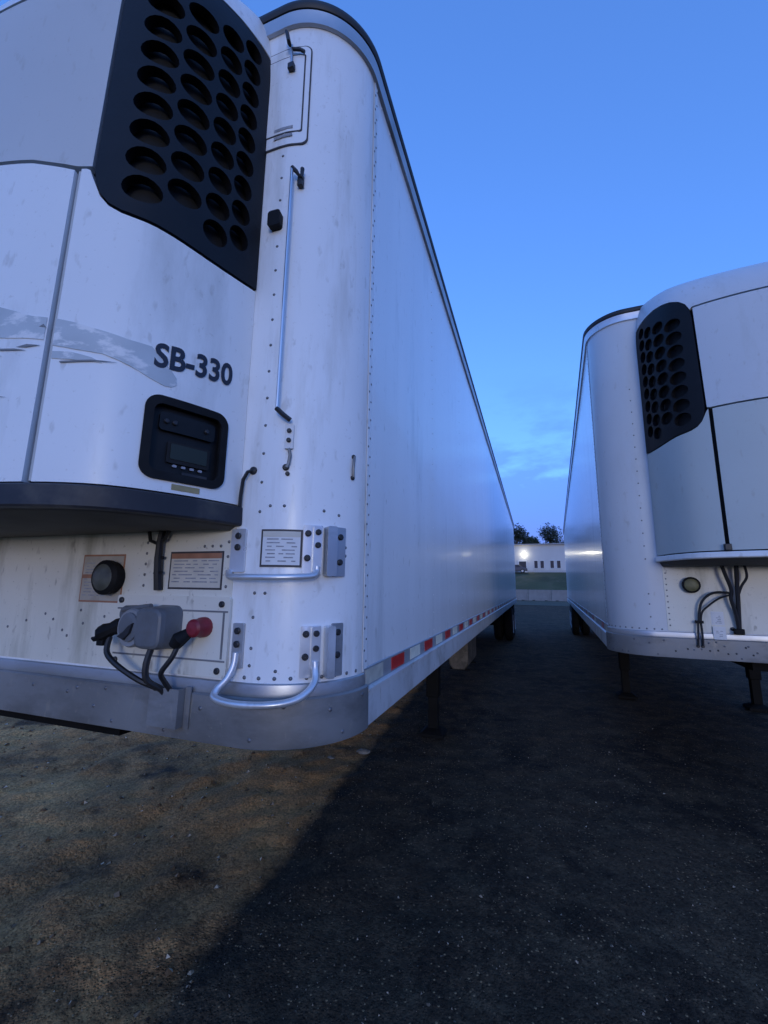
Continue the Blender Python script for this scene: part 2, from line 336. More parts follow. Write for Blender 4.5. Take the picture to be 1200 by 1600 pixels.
def _cat(P, n=8):
    out = []
    for i in range(len(P) - 2):
        p0, p1, p2, p3 = Vector(P[max(i - 1, 0)]), Vector(P[i]), Vector(P[i + 1]), Vector(P[i + 2])
        for k in range(n):
            t = k / n; out.append(0.5 * ((2 * p1) + (p2 - p0) * t + (2 * p0 - 5 * p1 + 4 * p2 - p3) * t * t + (3 * p1 - p0 - 3 * p2 + p3) * t ** 3))
    out.append(Vector(P[-2])); return out
_D = _cat(_C); _S = [0]
for i in range(1, len(_D)): _S.append(_S[-1] + (_D[i] - _D[i - 1]).length)
SC = _S[-1]                                        # arc length from the unit's edge to its middle
def unit(s, z, off=0.0):
    mir = s > SC
    if mir: s = 2 * SC - s
    s = max(0, s); i = 0
    lo, hi = 0, len(_S) - 2
    while lo < hi:
        md = (lo + hi + 1) // 2
        if _S[md] <= s: lo = md
        else: hi = md - 1
    i = lo; t = (s - _S[i]) / (_S[i + 1] - _S[i]); p = _D[i].lerp(_D[i + 1], t)
    a, b = _D[max(i - 1, 0)], _D[min(i + 2, len(_D) - 1)]; d = (b - a).normalized(); n = Vector((-d.y, d.x))
    if n.x - n.y < 0: n = -n
    x, y = p.x + n.x * off, p.y + n.y * off
    if z > 3.70:
        t = min(1, (z - 3.70) / 0.45); y *= math.sqrt(max(0.0, 1 - t * t * 0.92)); x = -1.3 + (x + 1.3) * (1 - 0.07 * t * t)
    if mir: x = -WID - x
    return Vector((x, y, z))
def usamples(u0, u1, step=0.02):
    br = [u for u in (-2.0 - ARC, -2.0, 0, ARC) if u0 < u < u1]; pts = [u0] + br + [u1]; out = []
    for a, b in zip(pts[:-1], pts[1:]):
        m = (a + b) / 2; curved = (0 < m < ARC) or (0 < -2.0 - m < ARC)
        n = max(1, int((b - a) / (step if curved else 1.0) + 0.99)); out += [a + (b - a) * k / n for k in range(n)]
    return out + [u1]
def sweep(u0, u1, prof, mb=None, fmap=wall, samples=None):
    us = samples or usamples(u0, u1); n = len(prof); vs = []; fs = []
    for u in us: vs += [fmap(u, z, o) for o, z in prof]
    for i in range(len(us) - 1):
        for k in range(n):
            a, b = i * n + k, i * n + (k + 1) % n; fs.append((a, a + n, b + n, b))
    fs.append(tuple(range(n))); fs.append(tuple((len(us) - 1) * n + k for k in range(n - 1, -1, -1)))
    return (mb or MB()).add(vs, fs)
def rivets(pts, r, name, parent, m='rivet', fmap=wall, off=0.0, h=0.004):
    mb = MB()
    for u, z in pts:
        c = fmap(u, z, off); nrm = (fmap(u, z, off + 0.05) - c).normalized()
        mb.lathe(c - nrm * 0.001, nrm, [(0, r), (h * 0.7, r * 0.75), (h, r * 0.15)], 7)
    return tag(mb.build(name, m, parent, 60), kind='stuff')
def bolt(u, z, off, parent, r=0.011, fmap=wall, h=0.010):
    c = fmap(u, z, off); nrm = (fmap(u, z, off + 0.05) - c).normalized()
    return MB().lathe(c - nrm * 0.002, nrm, [(0, r), (h * 0.75, r), (h, r * 0.7), (h, 0.0005)], 10).build('bolt', 'bolt_black', parent)

def label_plate(root, u0, u1, z0, z1, face, name, rows, border='label_border', band=None, off=0.004):
    p = panel(wall, [(u0, z0), (u1, z0), (u1, z1), (u0, z1)], 0.003, off, step=0.03).build(name, border, root)
    b = 0.007
    panel(wall, [(u0 + b, z0 + b), (u1 - b, z0 + b), (u1 - b, z1 - b), (u0 + b, z1 - b)], 0.002, off + 0.0012, step=0.03).build('label_face', face, p)
    if band: panel(wall, [(u0 + b, z1 - 0.026), (u1 - b, z1 - 0.026), (u1 - b, z1 - b), (u0 + b, z1 - b)], 0.001, off + 0.0020, step=0.03).build('label_band', band, p)
    mb = MB(); rnd = random.Random(int(1000 * (u0 + z0)) & 1023)
    w = u1 - u0; z = z1 - 0.036
    while z > z0 + 0.014:
        x = u0 + 0.016 + rnd.random() * 0.01
        while x < u1 - 0.03:
            l = min(rnd.uniform(0.012, 0.05) * rows, u1 - 0.018 - x)
            if l > 0.008: panel(wall, [(x, z), (x + l, z), (x + l, z + 0.004), (x, z + 0.004)], 0.0006, off + 0.0022, step=0.05, mb=mb)
            x += l + rnd.uniform(0.006, 0.03)
        z -= 0.0125
    tag(mb.build('label_print', 'label_print', p), kind='stuff')
    return p

def wheel(root, x, y, outer):
    R_, w = 0.505, 0.25; s = outer
    t = MB().lathe((x, y, R_), (s, 0, 0), [(-w / 2, 0.29), (-w / 2, 0.44), (-w / 2 + 0.03, 0.49), (-w / 2 + 0.07, R_), (w / 2 - 0.07, R_), (w / 2 - 0.03, 0.49), (w / 2, 0.44), (w / 2, 0.29)], 32).build('wheel', 'tyre', root)
    MB().lathe((x, y, R_), (s, 0, 0), [(w / 2 - 0.005, 0.295), (w / 2 + 0.004, 0.28), (w / 2 - 0.03, 0.26), (w / 2 - 0.12, 0.20), (w / 2 - 0.11, 0.12), (w / 2 - 0.02, 0.11), (w / 2 + 0.01, 0.07), (w / 2 + 0.01, 0.001)], 24).build('rim', 'rim', t)

def make_trailer(name, loc, rz, mirrored, near):
    MIR[0] = mirrored
    root = empty(name, loc, rz)
    # ---- box body: front wall with rounded corners, side panels, roof, floor, rear doors
    sweep(-2.0 - ARC, ARC, [(-0.04, 1.24), (0.0, 1.24), (0.0, 4.06), (-0.04, 4.06)]).build('front_wall', 'front_white' if near else 'front_dimmed', root, 40)
    rnd = random.Random(3 if near else 11)
    npan = 13; pl = (LEN - RC - 0.05) / npan
    for side in (0, 1):
        ys_ = [RC + (LEN - 0.05 - RC) * i / 160 for i in range(161)]; zs_ = [1.24 + 2.82 * j / 14 for j in range(15)]; vs = []; fs = []; n = 15; off = 7.0 * side + (0 if near else 31)
        for yy in ys_:
            for zz in zs_:
                w_ = .0016 * noise.noise(Vector((off, yy * 1.5, zz * .45))) + .0007 * noise.noise(Vector((off + 3, yy * 4.2, zz * .5)))
                vs.append((w_, yy, zz))
        for k in range(160):
            for j in range(14): a = k * n + j; fs.append((a, a + n, a + n + 1, a + 1))
        b0 = len(vs); vs += [(-.035, ys_[0], 1.24), (-.035, ys_[-1], 1.24), (-.035, ys_[-1], 4.06), (-.035, ys_[0], 4.06)]; fs.append((b0 + 3, b0 + 2, b0 + 1, b0))
        if side: vs = [(-WID - x, y, z) for x, y, z in vs]; fs = [tuple(reversed(f)) for f in fs]
        MB().add(vs, fs).build('side_wall', 'side_white', root, 60)
    outl = [wall(u, 0) for u in usamples(-2.0 - UMAX + 0.03, UMAX - 0.03)]
    def slab(z0, z1, inset):
        c = Vector((-1.3, 8, 0)); vs = []
        ps = [Vector((-1.3 + (p.x + 1.3) * (1 - inset / 1.3), 8 + (p.y - 8) * (1 - inset / 8), 0)) for p in outl]; n = len(ps)
        for z in (z0, z1): vs += [Vector((p.x, p.y, z)) for p in ps]
        return MB().add(vs, [tuple(range(n)), tuple(range(2 * n - 1, n - 1, -1))] + [(i, i + n, (i + 1) % n + n, (i + 1) % n) for i in range(n)])
    slab(4.062, 4.085, 0.01).build('roof', 'front_white', root)
    slab(1.15, 1.22, 0.03).build('floor', 'chassis', root)
    for k in range(40):
        MB().box((-1.3, 0.5 + k * 0.4, 1.115), (2.46, 0.06, 0.07)).build('cross_member', 'chassis', root)
    for sx in (-0.645, -1.955):
        d = MB().box((sx, LEN - 0.02, 2.62), (1.27, 0.05, 2.76)).build('rear_door', 'front_white', root, bevel=0.004)
        for dx in (-0.3, 0.25): MB().tube([(sx + dx, LEN + 0.03, 1.3), (sx + dx, LEN + 0.03, 3.95)], 0.016, 8).build('lock_rod', 'alu', d)
    # ---- roof rail: aluminium extrusion with a black roof edge over it
    sweep(-2.0 - UMAX, UMAX, [(0.002, 4.00), (0.016, 4.003), (0.018, 4.035), (0.024, 4.062), (0.002, 4.066)]).build('roof_rail', 'alu' if near else 'alu_bright', root)
    sweep(-2.0 - UMAX, UMAX, [(0.0, 4.068), (0.028, 4.066), (0.036, 4.080), (0.032, 4.104), (0.012, 4.118), (-0.06, 4.122), (-0.06, 4.09)]).build('roof_edge', 'roof_black', root, 60)
    # ---- bottom rail round the nose, side rails
    nose = 'alu_dull'
    sweep(-2.0 - ARC - 0.012, ARC + 0.012, [(0.0, 1.098), (0.022, 1.100), (0.024, 1.110), (0.022, 1.244), (0.014, 1.250), (0.0, 1.250)]).build('nose_rail', nose, root)
    sweep(-2.0 - ARC - 0.004, ARC + 0.004, [(0.0, 1.2505), (0.012, 1.2505), (0.013, 1.262), (0.009, 1.288), (0.004, 1.292), (0.0, 1.292)]).build('nose_flange', 'alu', root)
    for s in (0, 1):
        a, b = (ARC + 0.014, UMAX)
        if s: a, b = -2.0 - b, -2.0 - a
        sweep(a, b, [(0.0, 1.100), (0.014, 1.100), (0.016, 1.108), (0.014, 1.216), (0.024, 1.222), (0.024, 1.232), (0.006, 1.236), (0.0, 1.236)]).build('side_rail', 'rail_white', root)
        sweep(a - 0.008, b, [(0.0, 1.237), (0.0062, 1.237), (0.0062, 1.303), (0.0, 1.306)]).build('tape_rail', 'tape_back', root)
    k = 0; y = 0.42
    while y < LEN - 0.3:
        for s in (0, 1):
            m = 'tape_cream' if k == 0 else ('tape_red' if k % 2 else 'tape_white')
            w = 0.20 if near else 0.16
            if not near and k % 4 > 1: continue
            u = ARC - RC + y; a, b = u - w / 2, u + w / 2
            if s: a, b = -2.0 - b, -2.0 - a
            sweep(a, b, [(0.0064, 1.243), (0.0076, 1.243), (0.0076, 1.297), (0.0064, 1.297)]).build('tape_strip', m, root)
        y += 0.312; k += 1
    # ---- rivets
    rb = []; u = -2.44
    while u < ARC: rb.append((u, 1.307)); u += 0.052
    rivets(rb, 0.0075, 'rivet_row', root, off=0.0)
    cols = []
    for uu in (0.022, -2.022):
        z = 1.86
        while z < 3.35: cols.append((uu, z)); z += 0.106
        for z in (1.40, 1.50, 1.58): cols.append((uu, z))
    rivets(cols, 0.0065, 'rivet_row', root)
    seam = []
    for s in (0, 1):
        z = 1.33; i = 0
        while z < 3.98:
            uu = ARC + (0.006 if i % 2 else 0.024); seam.append((uu if not s else -2.0 - uu, z)); z += 0.040; i += 1
        st = sweep(ARC - 0.004, ARC + 0.034, [(0.002, 1.295), (0.0046, 1.295), (0.0046, 3.998), (0.002, 3.998)]) if not s else sweep(-2.0 - ARC - 0.034, -2.0 - ARC + 0.004, [(0.002, 1.295), (0.0046, 1.295), (0.0046, 3.998), (0.002, 3.998)])
        st.build('seam_strip', 'front_white', root)
    rivets(seam, 0.0055, 'seam_rivets', root, off=0.0044)
    side_r = []
    for i in range(1, npan):
        z = 1.34
        while z < 3.98: side_r.append((ARC + i * pl + 0.008, z)); z += 0.11
    for kk in range(120): side_r.append((ARC + 0.10 + kk * 0.13, 3.975))
    rivets(side_r, 0.0045, 'side_rivets', root, m='front_white', off=0.002, h=0.003)
    rr = []
    for kk in range(60):
        uu = -2.4 + kk * 0.048
        if rnd.random() < .55: rr.append((uu, rnd.choice((1.125, 1.17, 1.205, 1.225)) + rnd.uniform(-.006, .006)))
    rivets(rr, 0.0085, 'rail_rivets', root, off=0.022, h=0.005)
    fr = [(ARC + .1 + kk * .12, 1.27) for kk in range(0)]
    # ---- refrigeration unit on the nose
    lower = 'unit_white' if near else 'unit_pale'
    mb = MB(); zs = [1.84, 2.4, 3.0, 3.6, 3.72, 3.8, 3.88, 3.95, 4.02, 4.08]; ss = [SC * 2 * k / 60 for k in range(61)]; n = len(zs); vs = []; fs = []
    for s in ss: vs += [unit(s, z, -0.045) for z in zs]
    for i in range(60):
        for j in range(n - 1): a = i * n + j; fs.append((a, a + n, a + n + 1, a + 1))
    mb.add(vs, fs).build('unit_core', 'void_black', root)
    gbot = [(.002, 2.746), (.07, 2.742), (.143, 2.742), (.20, 2.746), (.261, 2.754), (.32, 2.764), (.373, 2.772), (.43, 2.776), (.475, 2.785), (.515, 2.805), (.545, 2.838), (.562, 2.875), (.570, 2.93)]
    gtop = [(.558, 3.66), (.552, 3.72), (.53, 3.78), (.49, 3.83), (.43, 3.868), (.36, 3.892), (.275, 3.905), (.16, 3.90), (.06, 3.885), (.004, 3.87)]
    hs = ([(.632, 2.938), (.72, 2.962), (.80, 2.985), (.95, 3.010), (1.08, 3.02), (SC, 3.022)] if near else [(.60, 2.922), (.745, 2.926), (SC, 2.930)])
    for side in (0, 1):
        fm = unit if side == 0 else (lambda s, z, o=0.0: unit(2 * SC - s, z, o))
        holes = []
        for cs, z0, rx, ph in ((.097, 2.904, .040, 0), (.188, 2.857, .046, 0), (.301, 2.937, .056, 0), (.425, 2.880, .061, 0)):
            z = z0
            while z < 3.80 - (cs - .1) * .22: holes.append(ell(cs, z, rx, .049)); z += .1115
        g = panel(fm, gbot + gtop, 0.035, 0.004, holes, 0.045).build('grille', 'grille_black', root, 40)
        # lower door with the control panel opening
        top = [(s, z - 0.009) for s, z in gbot[:-1]] + [(.578, 2.90), (.588, 2.925), (.600, 2.930), (.617, 2.932)]
        hole = [rrect(.088, .336, 1.933, 2.182, .036)] if (near and side == 0) else []
        e_ = .617 if near else .588
        top = [(min(s, e_), z) for s, z in top if s < e_] + [(e_, 2.930 if near else 2.915)]
        d = panel(fm, [(.002, 1.886), (e_, 1.886)] + list(reversed(top)), 0.028, 0.0, hole, 0.05).build('lower_door', lower, root, 40)
        # rounded lip along the seam
        if near: MB().tube([fm(.628, z, -0.016) for z in (1.89, 2.2, 2.5, 2.8, 2.93)], 0.009, 8).build('seam_strip', 'unit_edge', root)
    gap = 0.012
    lowc = [(.645 if near else .612, 1.886)] + [(2 * SC - (.645 if near else .612), 1.886)] + [(2 * SC - s, z - gap) for s, z in hs] + [(s, z - gap) for s, z in reversed(hs[:-1])]
    lowc = [(max(min(s, 2 * SC - (.640 if near else .612)), .640 if near else .612), z) for s, z in lowc]
    panel(unit, lowc, 0.028, 0.0, (), 0.06).build('centre_door', lower, root, 40)
    hl = [(.582, 2.938 if near else 2.928)] + hs + [(2 * SC - s, z) for s, z in reversed(hs[:-1])] + [(2 * SC - .582, 2.938 if near else 2.928)]
    panel(unit, hl + [(2 * SC - .570, 3.735), (.570, 3.735)], 0.028, 0.002, (), 0.06).build('hood_panel', 'hood_grey' if near else 'front_dimmed', root, 40)
    capl = [(s, z + 0.010) for s, z in reversed(gtop[1:])]
    cap_out = capl + [(.568, 3.748)] + [(2 * SC - .568, 3.748)] + [(2 * SC - s, z) for s, z in reversed(capl)] + [(2 * SC - .004, 4.085), (.004, 4.085)]
    panel(unit, cap_out, 0.028, 0.004, (), 0.05).build('hood_cap', 'unit_white' if near else 'front_dimmed', root, 50)
    ring = [unit(s, 4.085, 0.004) for s in ss]; n = len(ring)
    ring2 = [Vector((-1.3 + (p.x + 1.3) * .97, p.y * .8, 4.108)) for p in ring]; ring3 = [Vector((p.x, 0.0, 4.112)) for p in ring2]
    MB().add(ring + ring2 + ring3, [(i, i + 1, i + 1 + n, i + n) for i in range(n - 1)] + [(i + n, i + 1 + n, i + 1 + 2 * n, i + 2 * n) for i in range(n - 1)]).build('hood_top', 'unit_white', root)
    # bottom tray and underside
    tr = 'tray_grey' if near else 'unit_white'
    zt0, zt1 = (1.812, 1.880) if near else (1.835, 1.876)
    sweep(0, 2 * SC, [(-0.02, zt0 - 0.004), (0.012, zt0), (0.016, zt0 + 0.006), (0.014, zt1 - 0.005), (0.008, zt1), (-0.02, zt1)], fmap=unit, samples=ss).build('bottom_tray', tr, root)
    e1 = [unit(s, zt0 - 0.004, -0.012) for s in ss]; e2 = [Vector((-1.3 + (p.x + 1.3) * .98, p.y * .55, 1.795)) for p in e1]; e3 = [Vector((p.x, -0.001, 1.80)) for p in e2]
    MB().add(e1 + e2 + e3, [(i, i + n, i + 1 + n, i + 1) for i in range(n - 1)] + [(i + n, i + 2 * n, i + 1 + 2 * n, i + 1 + n) for i in range(n - 1)]).build('tray_underside', 'under_grey', root)
    # ---- chassis: coupler plate, landing gear, tank, bogie
    MB().box((-1.60, 0.85, 1.060), (1.35, 1.5, 0.07)).build('coupler_plate', 'chassis', root)
    MB().lathe((-1.3, 0.95, 1.08), (0, 0, -1), [(0, .06), (.02, .045), (.06, .037), (.085, .045), (.1, .045), (.1, .001)], 16).build('king_pin', 'chassis', root)
    for lx in (-0.50, -2.10):
        lg = MB().box((lx, 3.75, .76), (.14, .13, .72)).build('landing_leg', 'chassis', root, bevel=.01)
        MB().box((lx, 3.75, .28), (.105, .10, .46)).build('inner_leg', 'chassis', lg, bevel=.006)
        MB().add([(lx + a * .13 * s, 3.75 + b * .13 * s, z) for z, s in ((0.0, 1), (.03, 1), (.075, .5)) for a, b in ((-1, -1), (1, -1), (1, 1), (-1, 1))], [(3, 2, 1, 0), (8, 9, 10, 11)] + [(r * 4 + i, r * 4 + (i + 1) % 4, r * 4 + 4 + (i + 1) % 4, r * 4 + 4 + i) for r in (0, 1) for i in range(4)]).build('sand_shoe', 'chassis', lg)
        MB().tube([(lx, 3.8, .55), (lx, 4.9, 1.09)], .025, 8).build('brace', 'chassis', lg)
    MB().tube([(-.5, 3.75, .82), (-2.1, 3.75, .82)], .025, 8).build('cross_shaft', 'chassis', root)
    if near:
        tk = MB().add([(x, y, z) for y in (5.55, 6.55) for x, z in ((-.42, .38), (-.36, .46), (-.36, 1.02), (-.42, 1.10), (-.60, 1.10), (-.66, 1.02), (-.66, .46), (-.60, .38))], [tuple(range(7, -1, -1)), tuple(range(8, 16))] + [(i, (i + 1) % 8, 8 + (i + 1) % 8, 8 + i) for i in range(8)]).build('fuel_tank', 'tank', root, bevel=.015)
        for yy in (5.7, 6.4): MB().box((-.51, yy, .365), (.32, .05, .02)).build('strap', 'chassis', tk)
    for yy in (13.3, 14.55):
        MB().tube([(-.35, yy, .505), (-2.25, yy, .505)], .07, 12).build('axle', 'chassis', root)
        for s, xx in ((1, -.145), (1, -.475), (-1, -2.125), (-1, -2.455)): wheel(root, xx, yy, s)
    for sx in (-.72, -1.88): MB().box((sx, 13.95, .88), (.12, 3.4, .30)).build('bogie_frame', 'chassis', root, bevel=.01)
    for sx in (-.34, -2.26): MB().box((sx, 15.35, .63), (.58, .012, .82)).build('mud_flap', 'rubber', root)
    MB().box((-1.3, 16.05, .55), (2.4, .1, .1)).build('rear_bumper', 'alu', root, bevel=.01)
    for sx in (-.75, -1.85): MB().box((sx, 16.05, .84), (.08, .08, .52)).build('bumper_post', 'alu', root)
    return root

# ------------------------------------------------------------------ ground
def sheet(name, pts, z, m, n=1):
    o = MB().add([(x, y, z) for x, y in pts], [tuple(range(len(pts)))]).build(name, m); return tag(o, kind='structure')
EDGE = lambda y: -0.828 - 0.0711 * y
def ground_h(x, y):
    h = 0; d = min(x + 9.5, 4.6 - x, y + 1.2, 11 - y)
    if d > 0:
        k = min(1, d / .5) * (1 if x < EDGE(y) else max(.35, 1 - (x - EDGE(y)) * 2)); p = Vector((x, y, 0))
        h = k * (.030 * noise.noise(p * .9) + .020 * noise.noise(p * 2.7 + Vector((5, 1, 0))) + .022 * noise.noise(p * 5.5) + .013 * noise.noise(p * 12) - .026)
        if x < EDGE(y): h -= k * .030 * max(0, 1 - abs((x + 1.9 + .12 * math.sin(y * 1.3)) / .16)) + k * .022 * max(0, 1 - abs((x + 3.3 + .1 * math.sin(y)) / .2))
    return h
def ground_grid():
    xs = [-900, -300, -100, -40, -20] + [-12 + .5 * i for i in range(9)] + [-7.9 + .055 * i for i in range(219)] + [4.5, 5.5, 8, 14, 40, 100, 300, 900]
    ys = [-900, -300, -100, -30, -10, -4] + [-1 + .055 * i for i in range(166)] + [8.3 + .4 * i for i in range(8)] + [12, 16, 24, 40, 100, 300, 900]
    vs = [(x, y, ground_h(x, y)) for y in ys for x in xs]; fs = []
    n = len(xs)
    for j in range(len(ys) - 1):
        for i in range(n - 1): a = j * n + i; fs.append((a, a + 1, a + 1 + n, a + n))
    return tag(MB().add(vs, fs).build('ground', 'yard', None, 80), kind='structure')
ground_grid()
sheet('grass_verge', [(-90, 44), (90, 44), (90, 63.2), (-90, 63.2)], .02, 'grass_dull')
# grassy bank behind the barrier
bx = [-120 + 6 * i for i in range(41)]; by = [(63, .0), (65, .9), (68, 2.2), (71, 3.3), (74, 4.1), (76, 4.4), (90, 4.5), (160, 5.0), (400, 5.0)]
vs = []; fs = []; rnd = random.Random(8)
for yy, zz in by:
    for x in bx: vs.append((x, yy, zz + (rnd.uniform(-.12, .12) if 64 < yy < 75 else 0)))
n = len(bx)
for j in range(len(by) - 1):
    for i in range(n - 1): a = j * n + i; fs.append((a, a + 1, a + 1 + n, a + n))
tag(MB().add(vs, fs).build('grassy_bank', 'grass', None, 80), kind='structure')

rnd_ = random.Random(77)
def stones(name, m, n, xr, yr, size, seed, zbase, cond, pw_=1.0):
    rnd = random.Random(seed); mb = MB(); c = 0
    while c < n:
        x, y = rnd.uniform(*xr), yr[0] + (yr[1] - yr[0]) * rnd.random() ** pw_
        if not cond(x, y): continue
        r = size[0] + (size[1] - size[0]) * rnd.random() ** 4; c += 1; zbase = ground_h(x, y) - r * .15
        a = rnd.random() * 6.28; vs = []
        for k in range(5): vs.append((x + r * math.cos(a + k * 1.2566) * rnd.uniform(.7, 1.2), y + r * math.sin(a + k * 1.2566) * rnd.uniform(.7, 1.2), zbase + r * rnd.uniform(.0, .35)))
        vs.append((x + rnd.uniform(-.3, .3) * r, y + rnd.uniform(-.3, .3) * r, zbase + r * rnd.uniform(.6, .95)))
        mb.add(vs, [(k, (k + 1) % 5, 5) for k in range(5)])
    return tag(mb.build(name, m, None, 20), kind='stuff')
tag(stones('gravel', 'pebble', 5200, (-7, -.6), (-.5, 8), (.004, .026), 31, 0, lambda x, y: x < EDGE(y) + rnd_.gauss(0, .06)), 'pale pebbles scattered over the brown dirt under the near trailer', 'gravel')
tag(stones('grit', 'grit', 13000, (-1.4, 3.4), (-.4, 5), (.0025, .011), 32, 0, lambda x, y: x > EDGE(y) + rnd_.gauss(0, .05), 1.5), 'loose pale grit on the dark ground between the trailers', 'grit')
def rock(x, y, r, z, label):
    rnd = random.Random(int(x * 100) ^ 5); mb = MB(); vs = []; fs = []; n = 9
    for j in range(5):
        ph = j / 4 * math.pi / 2
        for k in range(n):
            a = 2 * math.pi * k / n; q = r * (math.cos(ph) + .05) * rnd.uniform(.8, 1.15); vs.append((q * math.cos(a) * 1.5, q * math.sin(a), -.01 + r * .8 * math.sin(ph) * rnd.uniform(.9, 1.1)))
    for j in range(4):
        for k in range(n): fs.append((j * n + k, j * n + (k + 1) % n, (j + 1) * n + (k + 1) % n, (j + 1) * n + k))
    fs.append(tuple(4 * n + k for k in range(n)))
    o = mb.add(vs, fs).build('stone', 'stone', None, 25); o.location = (x, y, ground_h(x, y)); tag(o, label, 'stone', 'stones beside the asphalt edge')
rock(-1.06, 3.05, .055, .0, 'largest brown stone at the painted shade edge below the near trailer corner')
rock(-1.30, 2.80, .03, .0, 'small brown stone just left of the largest stone at the painted shade edge')

# ------------------------------------------------------------------ the near trailer
near = make_trailer('refrigerated_trailer', (0, 0, 0), 0, False, True)
tag(near, 'large white refrigerated trailer on the left, SB-330 on its black-grilled cooling unit', 'trailer', 'parked refrigerated trailers')
R0 = near
# control panel in the lower door
cp = panel(unit, rrect(.078, .346, 1.923, 2.192, .044, 8), 0.012, 0.007, [rrect(.104, .320, 1.949, 2.166, .026, 6)], 0.04).build('control_panel', 'rubber', R0)
panel(unit, rrect(.090, .334, 1.935, 2.180, .03), 0.01, -0.020, (), 0.04).build('face_plate', 'panel_face', cp)
panel(unit, rrect(.128, .268, 1.985, 2.055, .006), 0.006, -0.012, (), 0.04).build('screen_bezel', 'void_black', cp)
panel(unit, rrect(.138, .258, 1.998, 2.048, .004), 0.003, -0.010, (), 0.04).build('screen', 'screen', cp)
for k in range(4): panel(unit, rrect(.150 + k * .028, .163 + k * .028, 1.973, 1.981, .003), 0.005, -0.013, (), 0.04).build('button', 'button', cp)
panel(unit, rrect(.13, .215, 1.953, 1.962, .003), 0.004, -0.015, (), 0.04).build('button_strip', 'tray_grey', cp)
panel(unit, rrect(.12, .30, 2.085, 2.145, .012), 0.02, -0.006, (), 0.04).build('handle_plate', 'panel_face', cp)
for s in (.28, .255, .15): bolt(s, 2.115, -0.006, cp, .008, unit)
panel(unit, [(.160, 1.897), (.248, 1.897), (.248, 1.915), (.160, 1.915)], 0.002, 0.0022, (), 0.04).build('gold_tag', 'tag_gold', R0)
# lettering
fc = bpy.data.curves.new('lettering', 'FONT'); fc.body = 'SB-330'; fc.size = 1.0; fc.offset = 0.028; fc.resolution_u = 4
to = bpy.data.objects.new('lettering_source', fc); col.objects.link(to); bpy.context.view_layer.update()
tm = to.to_mesh(); tv = [v.co.copy() for v in tm.vertices]; tf = [tuple(p.vertices) for p in tm.polygons]; to.to_mesh_clear()
bpy.data.objects.remove(to); bpy.data.curves.remove(fc)
x0, x1 = min(v.x for v in tv), max(v.x for v in tv); y0, y1 = min(v.y for v in tv), max(v.y for v in tv)
LV = []
for v in tv:
    a = (v.x - x0) / (x1 - x0); b = (v.y - y0) / (y1 - y0); s = .336 - a * .260; z = 2.279 + a * .028 + b * .085
    LV.append(unit(s, z, 0.0028))
MB().add(LV, tf).build('lettering', 'lettering', R0, 80)
# repaired smear and scratches across the doors
sm = [(.632 - .014, 2.392), (.56, 2.380), (.5, 2.364), (.411, 2.345), (.345, 2.344), (.318, 2.315), (.285, 2.285), (.266, 2.262), (.264, 2.240), (.278, 2.228), (.30, 2.226), (.335, 2.236), (.40, 2.262), (.47, 2.284), (.545, 2.292), (.618, 2.304)]
panel(unit, sm, .002, .0020, (), .02).build('faded_patch', 'patch', R0)['label'] = 'grey patched smear below the lettering'
sm2 = [(.648, 2.322), (.70, 2.330), (.80, 2.338), (.90, 2.345), (.98, 2.36), (.98, 2.43), (.90, 2.445), (.826, 2.446), (.76, 2.425), (.70, 2.404), (.648, 2.396)]
panel(unit, sm2, .002, .0020, (), .02).build('faded_patch', 'patch', R0)
sm3 = [(.47, 2.255), (.62 - .005, 2.262), (.615, 2.285), (.56, 2.284), (.50, 2.27)]
panel(unit, sm3, .002, .0020, (), .02).build('faded_patch', 'patch', R0)
for pts in ([(.43, 2.262), (.50, 2.256), (.585, 2.247), (.59, 2.252), (.50, 2.262)], [(.655, 2.304), (.70, 2.300), (.735, 2.303), (.70, 2.310)], [(.70, 2.290), (.80, 2.295), (.86, 2.302), (.80, 2.302), (.74, 2.298)], [(.78, 2.276), (.90, 2.285), (.84, 2.287)], [(.74, 2.142), (.84, 2.150), (.80, 2.152)], [(.645, 2.362), (.668, 2.366), (.655, 2.374)]):
    panel(unit, pts, .0008, .0030, (), .02).build('scratch', 'scratch', R0)
# vent door high on the front wall
vd = panel(wall, rrect(-.30, .124, 3.386, 3.894, .03), .004, .0045, (), .05).build('vent_door', 'label_border', R0)
panel(wall, rrect(-.30, .118, 3.392, 3.888, .027), .004, .0062, (), .05).build('door_skin', 'front_white', vd)
panel(wall, rrect(-.29, .099, 3.446, 3.846, .01), .003, .0070, (), .05).build('gasket', 'label_border', vd)
panel(wall, rrect(-.29, .093, 3.452, 3.840, .008), .004, .0085, (), .05).build('door_leaf', 'front_white', vd)
for z in (3.462, 3.425): panel(wall, [(-.022, z), (.06, z + .002), (.06, z + .016), (-.022, z + .014)], .001, .0098, (), .05).build('door_print', 'label_print', vd)
ha = MB().tube([wall(.022, 3.935, .03), wall(.030, 3.90, .035), wall(.038, 3.862, .04)], .014, 8, flat=.6).build('latch', 'bolt_black', vd)
MB().tube([wall(.040, 3.88, .02), wall(.043, 3.80, .02), wall(.043, 3.765, .02)], .006, 8).build('latch_rod', 'steel_rod', ha)
MB().box(wall(.043, 3.768, .018), (.028, .02, .03)).build('latch_catch', 'bolt_black', ha, bevel=.003)
MB().tube([wall(.043, 3.86, .02), wall(.078, 3.85, .02), wall(.094, 3.84, .018)], .007, 8).build('latch_arm', 'bolt_black', ha)
